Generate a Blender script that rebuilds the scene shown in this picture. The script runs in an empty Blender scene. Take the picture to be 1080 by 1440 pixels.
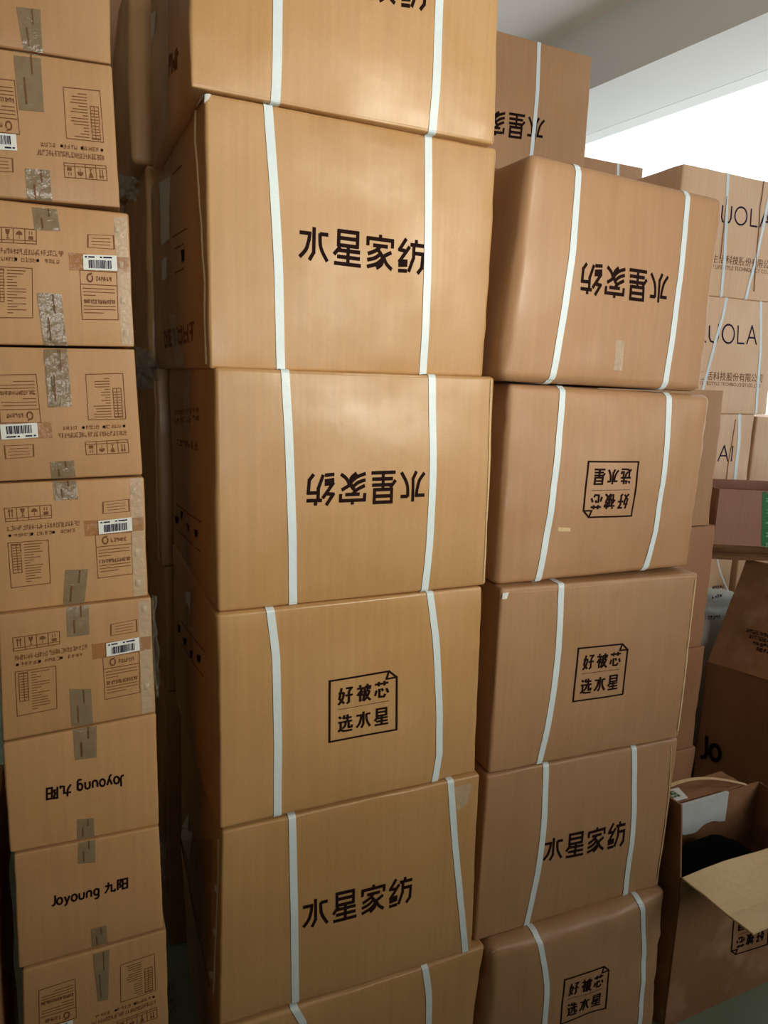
import bpy, bmesh, math, random
from mathutils import Vector, Matrix, noise
random.seed(7)
S = bpy.context.scene
COL = S.collection

# ------------------------------------------------------------------ camera
CAMP = Vector((0.0, 0.0, 1.86))
RT = Vector((0.9110543, -0.4109265, 0.0334603))
UP = Vector((0.0458361, 0.1816076, 0.9823023))
FW = Vector((0.4097306, 0.8933970, -0.1842897))
cam = bpy.data.objects.new('camera', bpy.data.cameras.new('camera'))
COL.objects.link(cam)
cam.data.sensor_width = 36.0
cam.data.sensor_fit = 'VERTICAL'
cam.data.sensor_height = 36.0
cam.data.lens = 25.0
cam.data.clip_start = 0.05
cam.matrix_world = Matrix(((RT.x, UP.x, -FW.x, CAMP.x), (RT.y, UP.y, -FW.y, CAMP.y), (RT.z, UP.z, -FW.z, CAMP.z), (0, 0, 0, 1)))
S.camera = cam

# ------------------------------------------------------------------ light
W = bpy.data.worlds.new('daylight')
S.world = W
W.use_nodes = True
bgn = W.node_tree.nodes['Background']
bgn.inputs[0].default_value = (0.90, 0.96, 1.0, 1)
bgn.inputs[1].default_value = 1.8

def area(name, loc, target, sx, sy, power, col, spread=180):
    l = bpy.data.lights.new(name, 'AREA')
    l.shape = 'RECTANGLE'; l.size = sx; l.size_y = sy
    l.energy = power; l.color = col; l.spread = math.radians(spread)
    o = bpy.data.objects.new(name, l); COL.objects.link(o)
    o.location = loc
    o.rotation_euler = (Vector(target) - Vector(loc)).to_track_quat('-Z', 'Y').to_euler()
    return o
area('rear_window_light', (1.65, -1.15, 2.45), (0.38, 1.35, 1.86), 0.9, 1.1, 7.0, (1.0, 0.94, 0.78), 60)
area('side_fill_light', (3.3, -1.2, 1.9), (2.1, 1.9, 1.1), 1.0, 1.6, 8.5, (1.0, 0.95, 0.88), 80)  # added fill for the cartons at the lower right, no doorway there
area('ceiling_fill_light', (0.4, -3.4, 1.9), (1.6, 2.6, 4.1), 1.6, 1.2, 20, (1.0, 0.97, 0.92), 60)  # added lamp aimed up to brighten the ceiling, no door behind it
#area('side_window_light', (3.7, 0.1, 3.0), (1.4, 1.6, 1.4), 2.2, 1.2, 10, (0.86, 0.95, 1.0), 150)

S.view_settings.view_transform = 'Standard'
S.view_settings.look = 'None'
S.view_settings.gamma = 1
S.view_settings.use_curve_mapping = False
S.view_settings.exposure = 0.0
try:
    S.cycles.max_bounces = 8
    S.cycles.transparent_max_bounces = 16
    S.cycles.sample_clamp_indirect = 6
except Exception:
    pass

# ------------------------------------------------------------------ surveying helpers
def ray(px, py):
    return FW + RT * ((px - 540) / 1000.0) - UP * ((py - 720) / 1000.0)
def at_y(p, y):
    d = ray(*p); return CAMP + d * (y / d.y)
def at_z(p, z):
    d = ray(*p); return CAMP + d * ((z - CAMP.z) / d.z)

# ------------------------------------------------------------------ materials
def srgb(r, g, b):
    f = lambda c: (c / 255 / 12.92) if c / 255 <= 0.04045 else ((c / 255 + 0.055) / 1.055) ** 2.4
    return (f(r), f(g), f(b), 1)

def newmat(name):
    m = bpy.data.materials.new(name); m.use_nodes = True
    nt = m.node_tree
    return m, nt, nt.nodes['Principled BSDF']

def kraft(name, c1, c2, rough=0.52, flute=True, spec=0.4, worn=0.0):
    m, nt, b = newmat(name)
    N, L = nt.nodes, nt.links
    tc = N.new('ShaderNodeTexCoord')
    oi = N.new('ShaderNodeObjectInfo')
    addv = N.new('ShaderNodeVectorMath'); addv.operation = 'ADD'
    L.new(tc.outputs['Object'], addv.inputs[0])
    mulr = N.new('ShaderNodeMath'); mulr.operation = 'MULTIPLY'; mulr.inputs[1].default_value = 37
    L.new(oi.outputs['Random'], mulr.inputs[0]); L.new(mulr.outputs[0], addv.inputs[1])
    n1 = N.new('ShaderNodeTexNoise'); n1.inputs['Scale'].default_value = 3.2; n1.inputs['Detail'].default_value = 4
    L.new(addv.outputs[0], n1.inputs['Vector'])
    # vertical paper streaks
    mp = N.new('ShaderNodeMapping'); mp.inputs['Scale'].default_value = (90, 90, 2.0)
    L.new(addv.outputs[0], mp.inputs['Vector'])
    n2 = N.new('ShaderNodeTexNoise'); n2.inputs['Scale'].default_value = 1.0; n2.inputs['Detail'].default_value = 3
    L.new(mp.outputs[0], n2.inputs['Vector'])
    n3 = N.new('ShaderNodeTexNoise'); n3.inputs['Scale'].default_value = 260; n3.inputs['Detail'].default_value = 2
    L.new(addv.outputs[0], n3.inputs['Vector'])
    r1 = N.new('ShaderNodeMapRange'); r1.inputs['From Min'].default_value = 0.3; r1.inputs['From Max'].default_value = 0.7
    L.new(n1.outputs['Fac'], r1.inputs['Value'])
    mx = N.new('ShaderNodeMix'); mx.data_type = 'RGBA'
    mx.inputs['A'].default_value = c1; mx.inputs['B'].default_value = c2
    L.new(r1.outputs[0], mx.inputs['Factor'])
    r2 = N.new('ShaderNodeMapRange'); r2.inputs['From Min'].default_value = 0.2; r2.inputs['From Max'].default_value = 0.8
    r2.inputs['To Min'].default_value = 0.93; r2.inputs['To Max'].default_value = 1.07
    L.new(n2.outputs['Fac'], r2.inputs['Value'])
    r3 = N.new('ShaderNodeMapRange'); r3.inputs['From Min'].default_value = 0.2; r3.inputs['From Max'].default_value = 0.8
    r3.inputs['To Min'].default_value = 0.95; r3.inputs['To Max'].default_value = 1.05
    L.new(n3.outputs['Fac'], r3.inputs['Value'])
    mm = N.new('ShaderNodeMath'); mm.operation = 'MULTIPLY'
    L.new(r2.outputs[0], mm.inputs[0]); L.new(r3.outputs[0], mm.inputs[1])
    r4 = N.new('ShaderNodeMapRange'); r4.inputs['To Min'].default_value = 0.93; r4.inputs['To Max'].default_value = 1.06
    L.new(oi.outputs['Random'], r4.inputs['Value'])
    m2 = N.new('ShaderNodeMath'); m2.operation = 'MULTIPLY'
    L.new(mm.outputs[0], m2.inputs[0]); L.new(r4.outputs[0], m2.inputs[1])
    sc = N.new('ShaderNodeVectorMath'); sc.operation = 'SCALE'
    L.new(mx.outputs['Result'], sc.inputs[0]); L.new(m2.outputs[0], sc.inputs['Scale'])
    last = sc.outputs[0]
    if worn:
        n5 = N.new('ShaderNodeTexNoise'); n5.inputs['Scale'].default_value = 9; n5.inputs['Detail'].default_value = 6
        L.new(addv.outputs[0], n5.inputs['Vector'])
        r5 = N.new('ShaderNodeMapRange'); r5.inputs['From Min'].default_value = 0.52; r5.inputs['From Max'].default_value = 0.72
        r5.inputs['To Max'].default_value = worn
        L.new(n5.outputs['Fac'], r5.inputs['Value'])
        mw = N.new('ShaderNodeMix'); mw.data_type = 'RGBA'
        L.new(r5.outputs[0], mw.inputs['Factor']); L.new(last, mw.inputs['A']); mw.inputs['B'].default_value = srgb(176, 140, 112)
        last = mw.outputs['Result']
    L.new(last, b.inputs['Base Color'])
    rr = N.new('ShaderNodeMapRange'); rr.inputs['From Min'].default_value = 0.35; rr.inputs['From Max'].default_value = 0.65
    rr.inputs['To Min'].default_value = rough - 0.10; rr.inputs['To Max'].default_value = rough + 0.12
    n6 = N.new('ShaderNodeTexNoise'); n6.inputs['Scale'].default_value = 6; n6.inputs['Detail'].default_value = 2
    L.new(addv.outputs[0], n6.inputs['Vector']); L.new(n6.outputs['Fac'], rr.inputs['Value']); L.new(rr.outputs[0], b.inputs['Roughness'])
    b.inputs['Specular IOR Level'].default_value = spec
    if flute:
        wv = N.new('ShaderNodeTexWave'); wv.inputs['Scale'].default_value = 22; wv.inputs['Distortion'].default_value = 0.3
        L.new(tc.outputs['Object'], wv.inputs['Vector'])
        n4 = N.new('ShaderNodeTexNoise'); n4.inputs['Scale'].default_value = 14; n4.inputs['Detail'].default_value = 3
        L.new(addv.outputs[0], n4.inputs['Vector'])
        ad = N.new('ShaderNodeMath'); ad.operation = 'MULTIPLY_ADD'; ad.inputs[1].default_value = 0.035
        L.new(wv.outputs['Fac'], ad.inputs[0]); L.new(n4.outputs['Fac'], ad.inputs[2])
        bp = N.new('ShaderNodeBump'); bp.inputs['Strength'].default_value = 0.22; bp.inputs['Distance'].default_value = 0.004
        L.new(ad.outputs[0], bp.inputs['Height']); L.new(bp.outputs[0], b.inputs['Normal'])
    return m

def plain(name, c, rough=0.5, spec=0.4, var=0.08, scale=30, metallic=0, bump=0, bscale=60):
    m, nt, b = newmat(name)
    N, L = nt.nodes, nt.links
    tc = N.new('ShaderNodeTexCoord')
    n = N.new('ShaderNodeTexNoise'); n.inputs['Scale'].default_value = scale; n.inputs['Detail'].default_value = 4
    L.new(tc.outputs['Object'], n.inputs['Vector'])
    r = N.new('ShaderNodeMapRange'); r.inputs['From Min'].default_value = 0.25; r.inputs['From Max'].default_value = 0.75
    r.inputs['To Min'].default_value = 1 - var; r.inputs['To Max'].default_value = 1 + var
    L.new(n.outputs['Fac'], r.inputs['Value'])
    sc = N.new('ShaderNodeVectorMath'); sc.operation = 'SCALE'; sc.inputs[0].default_value = c[:3]
    L.new(r.outputs[0], sc.inputs['Scale']); L.new(sc.outputs[0], b.inputs['Base Color'])
    b.inputs['Roughness'].default_value = rough; b.inputs['Specular IOR Level'].default_value = spec
    b.inputs['Metallic'].default_value = metallic
    if bump:
        n2 = N.new('ShaderNodeTexNoise'); n2.inputs['Scale'].default_value = bscale; n2.inputs['Detail'].default_value = 5
        L.new(tc.outputs['Object'], n2.inputs['Vector'])
        bp = N.new('ShaderNodeBump'); bp.inputs['Strength'].default_value = bump; bp.inputs['Distance'].default_value = 0.004
        L.new(n2.outputs['Fac'], bp.inputs['Height']); L.new(bp.outputs[0], b.inputs['Normal'])
    return m

def film(name, c, alpha, rough=0.14, bump=0.6, bscale=70):
    """translucent plastic: a mix of a glossy tinted film with what lies behind it"""
    m = plain(name, c, rough, 0.6, 0.10, 40, 0, bump, bscale)
    nt = m.node_tree; N, L = nt.nodes, nt.links
    b = N['Principled BSDF']; out = N['Material Output']
    t = N.new('ShaderNodeBsdfTransparent'); mix = N.new('ShaderNodeMixShader'); mix.inputs[0].default_value = alpha
    L.new(t.outputs[0], mix.inputs[1]); L.new(b.outputs[0], mix.inputs[2]); L.new(mix.outputs[0], out.inputs['Surface'])
    return m

M = {}
M['kraft'] = kraft('kraft_cardboard', srgb(184, 142, 92), srgb(194, 152, 102), 0.38, spec=0.5)
M['kraft_b'] = kraft('kraft_cardboard_rosy', srgb(173, 133, 96), srgb(182, 142, 104), 0.45)
M['kraft_l'] = kraft('kraft_cardboard_thin', srgb(180, 138, 94), srgb(190, 147, 102), 0.5)
M['kraft_red'] = kraft('kraft_cardboard_red', srgb(156, 112, 80), srgb(166, 122, 88), 0.6)
M['kraft_pink'] = kraft('kraft_cardboard_pink', srgb(158, 116, 96), srgb(166, 124, 102), 0.6)
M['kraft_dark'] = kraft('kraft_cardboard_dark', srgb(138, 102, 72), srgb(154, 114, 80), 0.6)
M['kraft_worn'] = kraft('kraft_cardboard_scuffed', srgb(134, 98, 66), srgb(150, 108, 74), 0.65, worn=0.7)
M['kraft_pale'] = kraft('kraft_cardboard_pale', srgb(218, 180, 142), srgb(224, 188, 150), 0.5)
M['cream'] = kraft('cardboard_inner_cream', srgb(214, 190, 144), srgb(222, 198, 152), 0.7)
M['edge'] = plain('torn_cardboard_edge', srgb(214, 188, 146), 0.8, 0.2, 0.15, 200)
M['ink'] = plain('dark_brown_print_ink', srgb(34, 18, 16), 0.85, 0.1, 0.15, 300)
M['ink_blue'] = plain('dark_blue_print_ink', srgb(40, 32, 62), 0.85, 0.1, 0.1, 300)
M['ink_soft'] = plain('faded_brown_print_ink', srgb(120, 80, 54), 0.8, 0.1, 0.2, 300)
M['strap'] = plain('white_pp_strap', srgb(220, 234, 238), 0.38, 0.5, 0.03, 120, 0, 0.08, 300)
M['label'] = plain('white_label_paper', srgb(226, 230, 226), 0.4, 0.4, 0.03, 80)
M['oldlabel'] = plain('grey_label_paper', srgb(226, 220, 204), 0.5, 0.4, 0.08, 60)
M['tape'] = film('translucent_packing_tape', srgb(146, 130, 104), 0.72, 0.14, 0.6, 60)
M['tape_clear'] = film('clear_packing_tape', srgb(222, 208, 182), 0.42, 0.10, 0.9, 80)
M['tape_amber'] = film('amber_packing_tape', srgb(176, 118, 66), 0.45, 0.18, 0.6, 60)
M['film'] = film('clear_stretch_film', srgb(150, 152, 138), 0.28, 0.08, 1.0, 40)
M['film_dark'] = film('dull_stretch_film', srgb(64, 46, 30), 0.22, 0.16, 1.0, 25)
M['green'] = plain('green_print', srgb(38, 120, 66), 0.5, 0.4, 0.1, 60)
M['whiteprint'] = plain('pale_green_print', srgb(150, 205, 165), 0.5, 0.3, 0.1, 200)
M['foam'] = plain('white_foam', srgb(196, 204, 204), 0.7, 0.3, 0.04, 30, 0, 0.3, 80)
M['blackbag'] = plain('black_plastic_bag', srgb(7, 7, 5), 0.9, 0.03, 0.2, 20, 0, 0.5, 40)
M['sack'] = plain('white_woven_sack', srgb(190, 196, 186), 0.6, 0.3, 0.06, 30, 0, 0.5, 160)
M['floor'] = plain('painted_concrete_floor', srgb(128, 142, 120), 0.55, 0.4, 0.10, 3, 0, 0.3, 30)
M['ceiling'] = plain('ceiling_plaster', srgb(236, 230, 222), 0.9, 0.2, 0.03, 2, 0, 0.15, 20)
M['beam'] = plain('beam_plaster', srgb(226, 226, 220), 0.9, 0.2, 0.03, 2, 0, 0.15, 20)
M['wall'] = plain('wall_plaster', srgb(140, 132, 118), 0.9, 0.2, 0.04, 2, 0, 0.15, 20)
M['frame'] = plain('window_frame_paint', srgb(224, 226, 226), 0.5, 0.4, 0.03, 20)
gm = bpy.data.materials.new('window_glass'); gm.use_nodes = True
nt = gm.node_tree; nt.nodes.remove(nt.nodes['Principled BSDF'])
_t = nt.nodes.new('ShaderNodeBsdfTransparent'); _g = nt.nodes.new('ShaderNodeBsdfGlossy'); _g.inputs['Roughness'].default_value = 0.02
_m = nt.nodes.new('ShaderNodeMixShader'); _m.inputs[0].default_value = 0.06
nt.links.new(_t.outputs[0], _m.inputs[1]); nt.links.new(_g.outputs[0], _m.inputs[2]); nt.links.new(_m.outputs[0], nt.nodes['Material Output'].inputs['Surface'])
M['glass'] = gm

# ------------------------------------------------------------------ object helpers
def mesh_obj(name, verts, faces, mat, parent=None, smooth=True, kind=None):
    me = bpy.data.meshes.new(name)
    me.from_pydata([tuple(v) for v in verts], [], faces)
    me.materials.append(M[mat])
    if smooth:
        me.polygons.foreach_set('use_smooth', [True] * len(me.polygons))
    me.update()
    o = bpy.data.objects.new(name, me); COL.objects.link(o)
    if parent: o.parent = parent
    if kind: o['kind'] = kind
    return o
def tag(o, label, cat, group=None):
    o['label'] = label; o['category'] = cat
    if group: o['group'] = group
    return o
def empty(name, loc, rz=0):
    o = bpy.data.objects.new(name, None); COL.objects.link(o)
    o.location = loc; o.rotation_euler = (0, 0, rz); o.empty_display_size = 0.1
    return o
def box_geo(x0, x1, y0, y1, z0, z1):
    v = [(x, y, z) for z in (z0, z1) for y in (y0, y1) for x in (x0, x1)]
    f = [(0, 2, 3, 1), (4, 5, 7, 6), (0, 1, 5, 4), (2, 6, 7, 3), (0, 4, 6, 2), (1, 3, 7, 5)]
    return v, f

# ------------------------------------------------------------------ strokes for the printing
def smooth_path(pts, n=5):
    if len(pts) < 3: return pts
    out = []
    P = [pts[0]] + list(pts) + [pts[-1]]
    for i in range(1, len(P) - 2):
        a, b, c, d = P[i - 1], P[i], P[i + 1], P[i + 2]
        for k in range(n):
            t = k / n
            out.append(tuple(0.5 * (2 * b[j] + (c[j] - a[j]) * t + (2 * a[j] - 5 * b[j] + 4 * c[j] - d[j]) * t * t + (3 * b[j] - a[j] - 3 * c[j] + d[j]) * t ** 3) for j in (0, 1)))
    out.append(pts[-1])
    return out
C_ = 'c'   # marks a curved stroke
G = {}
G['水'] = [[(50, 100), (50, 26), (36, 2)], [(2, 80), (36, 80), (33, 58)], [C_, (33, 60), (24, 32), (3, 8)], [(98, 82), (70, 82)], [C_, (70, 84), (74, 42), (97, 4)]]
G['星'] = [[(18, 98), (84, 98), (84, 57), (18, 57), (18, 98)], [(18, 78), (84, 78)], [(24, 52), (3, 28)], [(18, 42), (94, 42)], [(52, 57), (52, 4)], [(14, 23), (94, 23)], [(4, 3), (98, 3)]]
G['家'] = [[(50, 102), (50, 90)], [(5, 66), (5, 88), (95, 88), (95, 66)], [(24, 69), (78, 69)], [C_, (52, 69), (34, 54), (6, 42)], [C_, (40, 58), (56, 42), (58, 18), (38, 2)], [C_, (52, 46), (32, 32), (4, 24)], [C_, (56, 28), (36, 14), (4, 4)], [(92, 54), (64, 40)], [C_, (62, 42), (74, 20), (96, 4)]]
G['纺'] = [[(30, 100), (6, 66), (28, 64)], [(44, 78), (8, 32), (38, 34)], [(4, 20), (38, 24)], [(4, 4), (38, 6)], [(68, 100), (68, 86)], [(46, 84), (100, 84)], [(60, 84), (60, 46), (44, 4)], [(60, 60), (95, 60), (93, 20), (78, 2)]]
G['好'] = [[(4, 70), (44, 70)], [(24, 100), (10, 38), (42, 6)], [C_, (40, 70), (30, 32), (3, 2)], [(54, 94), (92, 94), (74, 74)], [(74, 76), (74, 12), (60, 2)], [(50, 52), (99, 52)]]
G['被'] = [[(22, 100), (28, 88)], [(4, 80), (42, 80), (6, 38)], [(26, 62), (26, 0)], [(44, 62), (30, 50)], [(30, 48), (46, 34)], [C_, (56, 84), (56, 45), (44, 2)], [(56, 84), (95, 84), (90, 66)], [(76, 100), (76, 56)], [C_, (56, 56), (88, 56), (74, 24), (48, 0)], [C_, (62, 50), (76, 20), (99, 0)]]
G['芯'] = [[(3, 86), (97, 86)], [(30, 100), (30, 72)], [(70, 100), (70, 72)], [(14, 50), (5, 18)], [(34, 58), (34, 8), (68, 6), (76, 22)], [(50, 58), (60, 40)], [(84, 54), (97, 26)]]
G['选'] = [[(8, 94), (22, 80)], [(3, 58), (20, 58), (20, 18), (4, 2)], [C_, (18, 16), (40, 3), (99, 2)], [(46, 98), (36, 76)], [(40, 80), (94, 80)], [(66, 100), (66, 58)], [(30, 58), (98, 58)], [C_, (54, 58), (50, 34), (32, 18)], [(74, 58), (74, 20), (94, 20), (96, 34)]]
def arc(cx, cy, rx, ry, a0, a1, n=12):
    return [(cx + rx * math.cos(math.radians(a0 + (a1 - a0) * k / n)), cy + ry * math.sin(math.radians(a0 + (a1 - a0) * k / n))) for k in range(n + 1)]
G['J'] = [[(34, 96), (34, 24), (26, 8), (6, 2)]]
G['o'] = [arc(26, 34, 22, 30, 0, 360, 16)]
G['y'] = [[(4, 64), (24, 10)], [(46, 64), (20, -8), (4, -24)]]
G['u'] = [[(6, 64), (6, 24), (12, 8), (26, 4), (40, 8), (46, 24), (46, 64)]]
G['n'] = [[(6, 2), (6, 42), (12, 58), (26, 64), (40, 58), (46, 42), (46, 2)]]
G['g'] = [arc(26, 36, 20, 28, 0, 360, 14), [(46, 62), (46, -10), (36, -24), (10, -24)]]
G['九'] = [[(4, 66), (62, 66), (62, 10), (92, 4), (92, 24)], [C_, (34, 98), (32, 44), (4, 2)]]
G['阳'] = [[(8, 2), (8, 94), (38, 94), (26, 54), (38, 30), (20, 24)], [(52, 4), (52, 92), (94, 92), (94, 4), (52, 4)], [(52, 48), (94, 48)]]
G['L'] = [[(8, 98), (8, 3), (62, 3)]]
G['U'] = [[(6, 98), (6, 30), (16, 8), (38, 2), (60, 8), (70, 30), (70, 98)]]
G['O'] = [arc(48, 50, 44, 49, 0, 360, 22)]
G['A'] = [[(2, 0), (42, 100), (82, 0)], [(18, 36), (67, 36)]]
G['I'] = [[(8, 0), (8, 100)]]
ADV = {'J': 42, 'o': 60, 'y': 56, 'u': 60, 'n': 60, 'g': 64, ' ': 26, '九': 106, '阳': 100, 'L': 72, 'U': 88, 'O': 108, 'A': 96, 'I': 16}
def word(txt, gap=0):
    out, x = [], 0
    for ch in txt:
        for s in G.get(ch, []):
            if s[0] == C_: out.append([C_] + [(p[0] + x, p[1]) for p in s[1:]])
            else: out.append([(p[0] + x, p[1]) for p in s])
        x += ADV.get(ch, 100) + gap
    return out, x - gap
def badge():
    st = [[(0, 0), (100, 0), (100, 88), (88, 100), (0, 100), (0, 0)], [(88, 100), (84, 88), (99, 88)]]
    hair = [[(12, 51), (88, 51)]]
    small = []
    for row, y0 in (('好被芯', 58), ('选水星', 13)):
        for i, ch in enumerate(row):
            for s in G[ch]:
                f = lambda p: (12 + i * 27 + p[0] * 0.215, y0 + p[1] * 0.275)
                small.append([C_] + [f(p) for p in s[1:]] if s[0] == C_ else [f(p) for p in s])
    return st, small, hair
def scribble(n, rnd):
    """n tiny glyph-like marks for printing too small to read"""
    out = []
    for i in range(n):
        x = i * 100
        for _ in range(3):
            y = rnd.choice([10, 30, 50, 70, 90]); out.append([(x + 8, y), (x + rnd.choice([60, 84]), y)])
        for _ in range(2):
            xx = x + rnd.choice([14, 46, 80]); out.append([(xx, 5), (xx, 95)])
    return out, n * 100
def strokes_geo(strokes, hw, step=45):
    """quads (2-D) for a list of strokes with half width hw"""
    V, F = [], []
    for s in strokes:
        curved = s[0] == C_
        pts = smooth_path(s[1:], 5) if curved else s
        n = len(pts)
        for i in range(n - 1):
            a, b = Vector(pts[i]), Vector(pts[i + 1])
            d = b - a
            if d.length < 1e-6: continue
            ext = 0.75 if not curved else 0.25
            closed = (Vector(pts[0]) - Vector(pts[-1])).length < 1e-6
            d.normalize()
            a2 = a - d * (hw * ext if (i > 0 or closed) else 0); b2 = b + d * (hw * ext if (i < n - 2 or closed) else 0)
            L = (b2 - a2).length
            nn = Vector((-d.y, d.x)) * hw
            k = max(1, int(L / step))
            base = len(V)
            for j in range(k + 1):
                p = a2 + (b2 - a2) * (j / k)
                V += [tuple(p + nn), tuple(p - nn)]
            for j in range(k):
                F.append((base + 2 * j, base + 2 * j + 1, base + 2 * j + 3, base + 2 * j + 2))
    return V, F
_tc = {}
def text_geo(txt):
    """flat outlines of a text in the built-in font, as 2-D vertices and faces"""
    if txt in _tc: return _tc[txt]
    cu = bpy.data.curves.new('t', 'FONT'); cu.body = txt; cu.size = 100; cu.resolution_u = 2
    o = bpy.data.objects.new('t', cu); COL.objects.link(o)
    dg = bpy.context.evaluated_depsgraph_get()
    me = bpy.data.meshes.new_from_object(o.evaluated_get(dg))
    V = [(v.co.x, v.co.y) for v in me.vertices]; F = [tuple(p.vertices) for p in me.polygons]
    bpy.data.objects.remove(o); bpy.data.curves.remove(cu); bpy.data.meshes.remove(me)
    _tc[txt] = (V, F)
    return V, F

# ------------------------------------------------------------------ cartons
class Carton:
    """closed corrugated carton.  local frame: x along the front, y into the depth, z up; origin at the foot of the front."""
    def __init__(s, label, loc, yaw, W, D, H, corners=None, mat='kraft', r=0.007, bulge=0.006, dent=0.0022, seed=0, group=None, res=1, name='cardboard_box', build=True):
        s.W, s.D, s.H, s.r, s.bulge, s.dent, s.seed = W, D, H, r, bulge, dent, seed
        s.loc, s.yaw = Vector(loc), yaw
        s.R = Matrix.Rotation(yaw, 3, 'Z'); s.Ri = s.R.inverted()
        s.c = corners or [(-W / 2, H), (W / 2, H), (W / 2, 0), (-W / 2, 0)]     # TL TR BR BL (x, z)
        s.root = empty(name, loc, yaw)
        tag(s.root, label, 'box', group)
        if build: s.body(mat, res)
    # -- surface
    def lin(s, u, v):
        (a, b), (c, d), (e, f), (g, h) = s.c
        x = (g * (1 - u) + e * u) * (1 - v) + (a * (1 - u) + c * u) * v
        z = (h * (1 - u) + f * u) * (1 - v) + (b * (1 - u) + d * u) * v
        return x, z
    def surf(s, u, v, w, off=0.0):
        W, D, H, r = s.W, s.D, s.H, s.r
        m = Vector((u * W, w * D, v * H))
        q = Vector((min(max(m.x, r), W - r), min(max(m.y, r), D - r), min(max(m.z, r), H - r)))
        n = m - q
        if n.length < 1e-9: n = Vector((0, -1, 0))
        n.normalize()
        p = q + n * r
        # bulge of the panels
        uu, vv, ww = m.x / W, m.z / H, m.y / D
        bu = 16 * s.bulge
        if abs(n.y) > 0.01: p.y += n.y * bu * uu * (1 - uu) * vv * (1 - vv)
        if abs(n.x) > 0.01: p.x += n.x * bu * 0.35 * ww * (1 - ww) * vv * (1 - vv)
        k = Vector((m.x * 3.1 + s.seed * 7.3, m.y * 3.1 + s.seed, m.z * 3.1 + s.seed * 3.7))
        dn = noise.noise(k) * s.dent * 2.2 + noise.noise(k * 4.1) * s.dent
        edge = min(min(uu, 1 - uu) * W, min(vv, 1 - vv) * H) if abs(n.y) > .5 else 0.02
        dn += noise.noise(k * 9) * s.dent * 1.0 * max(0, 1 - edge / 0.05)
        if abs(n.z) > 0.6: dn *= 0.25
        p += n * (dn + off)
        x, z = s.lin(p.x / W, p.z / H)
        return Vector((x, p.y, z))
    def body(s, mat, res):
        def axis(L):
            r = s.r
            base = [0, r * .35, r * .7, r]
            n = max(4, int(L / 0.045 * res))
            mid = [r + (L - 2 * r) * k / n for k in range(1, n)]
            return [a / L for a in base + mid + [L - b for b in reversed(base)]]
        A, B, C = axis(s.W), axis(s.H), axis(s.D)
        idx, V, F = {}, [], []
        def vid(i, j, k):
            key = (i, j, k)
            if key not in idx:
                idx[key] = len(V); V.append(s.surf(A[i], B[j], C[k]))
            return idx[key]
        a, b, c = len(A) - 1, len(B) - 1, len(C) - 1
        for i in range(a):
            for j in range(b):
                F.append((vid(i, j, 0), vid(i + 1, j, 0), vid(i + 1, j + 1, 0), vid(i, j + 1, 0)))
                F.append((vid(i, j, c), vid(i, j + 1, c), vid(i + 1, j + 1, c), vid(i + 1, j, c)))
            for k in range(c):
                F.append((vid(i, 0, k), vid(i, 0, k + 1), vid(i + 1, 0, k + 1), vid(i + 1, 0, k)))
                F.append((vid(i, b, k), vid(i + 1, b, k), vid(i + 1, b, k + 1), vid(i, b, k + 1)))
        for j in range(b):
            for k in range(c):
                F.append((vid(0, j, k), vid(0, j + 1, k), vid(0, j + 1, k + 1), vid(0, j, k + 1)))
                F.append((vid(a, j, k), vid(a, j, k + 1), vid(a, j + 1, k + 1), vid(a, j + 1, k)))
        s.bodyo = mesh_obj('carton_body', V, F, mat, s.root)
    # -- from a sighting in the photograph to the panel's own coordinates
    def st(s, face, p):
        o = s.Ri @ (CAMP - s.loc); d = s.Ri @ ray(*p)
        if face == 'F':
            P = o + d * ((-s.bulge * 0.5 - o.y) / d.y)
        else:
            xl = (s.c[0][0] + s.c[3][0]) / 2
            P = o + d * ((xl - o.x) / d.x)
        if face == 'F':
            u, v = 0.5, 0.5
            for _ in range(12):
                x, z = s.lin(u, v); e = 1e-4
                xu, zu = s.lin(u + e, v); xv, zv = s.lin(u, v + e)
                a, b, c, dd = (xu - x) / e, (xv - x) / e, (zu - z) / e, (zv - z) / e
                det = a * dd - b * c; rx, rz = P.x - x, P.z - z
                u += (rx * dd - b * rz) / det; v += (a * rz - c * rx) / det
            return u, v
        zb, zt = s.c[3][1], s.c[0][1]
        return 1 - P.y / s.D, (P.z - zb) / (zt - zb)
    def on(s, face, a, b, off):
        a = min(max(a, 0.0), 1.0); b = min(max(b, 0.0), 1.0)
        return s.surf(a, b, 0, off) if face == 'F' else s.surf(0, b, 1 - a, off)
    def quad(s, face, q):
        return [s.st(face, p) for p in q]
    @staticmethod
    def bil(q, a, b):      # q = TL TR BR BL ; a right, b up
        return tuple((q[3][i] * (1 - a) + q[2][i] * a) * (1 - b) + (q[0][i] * (1 - a) + q[1][i] * a) * b for i in (0, 1))
    # -- things on the panels
    def geo2(s, name, face, Q, V, F, w, h, mat, off=0.0006, y0=0.0):
        if not V: return
        P = []
        for x, y in V:
            a, b = s.bil(Q, x / w, (y - y0) / h)
            P.append(s.on(face, a, b, off))
        return mesh_obj(name, P, F, mat, s.root, smooth=False, kind='stuff' if name == 'printed_text' else None)
    def pr(s, q, strokes, w, h, hw, mat='ink', name='printed_logo', face='F', st=False, off=0.0006):
        V, F = strokes_geo(strokes, hw)
        Q = q if st else s.quad(face, q)
        return s.geo2(name, face, Q, V, F, w, h, mat, off)
    def logo(s, q):
        st, w = word('水星家纺', 16)
        return s.pr(q, st, w, 100, 5.8, 'ink', 'printed_logo')
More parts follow.
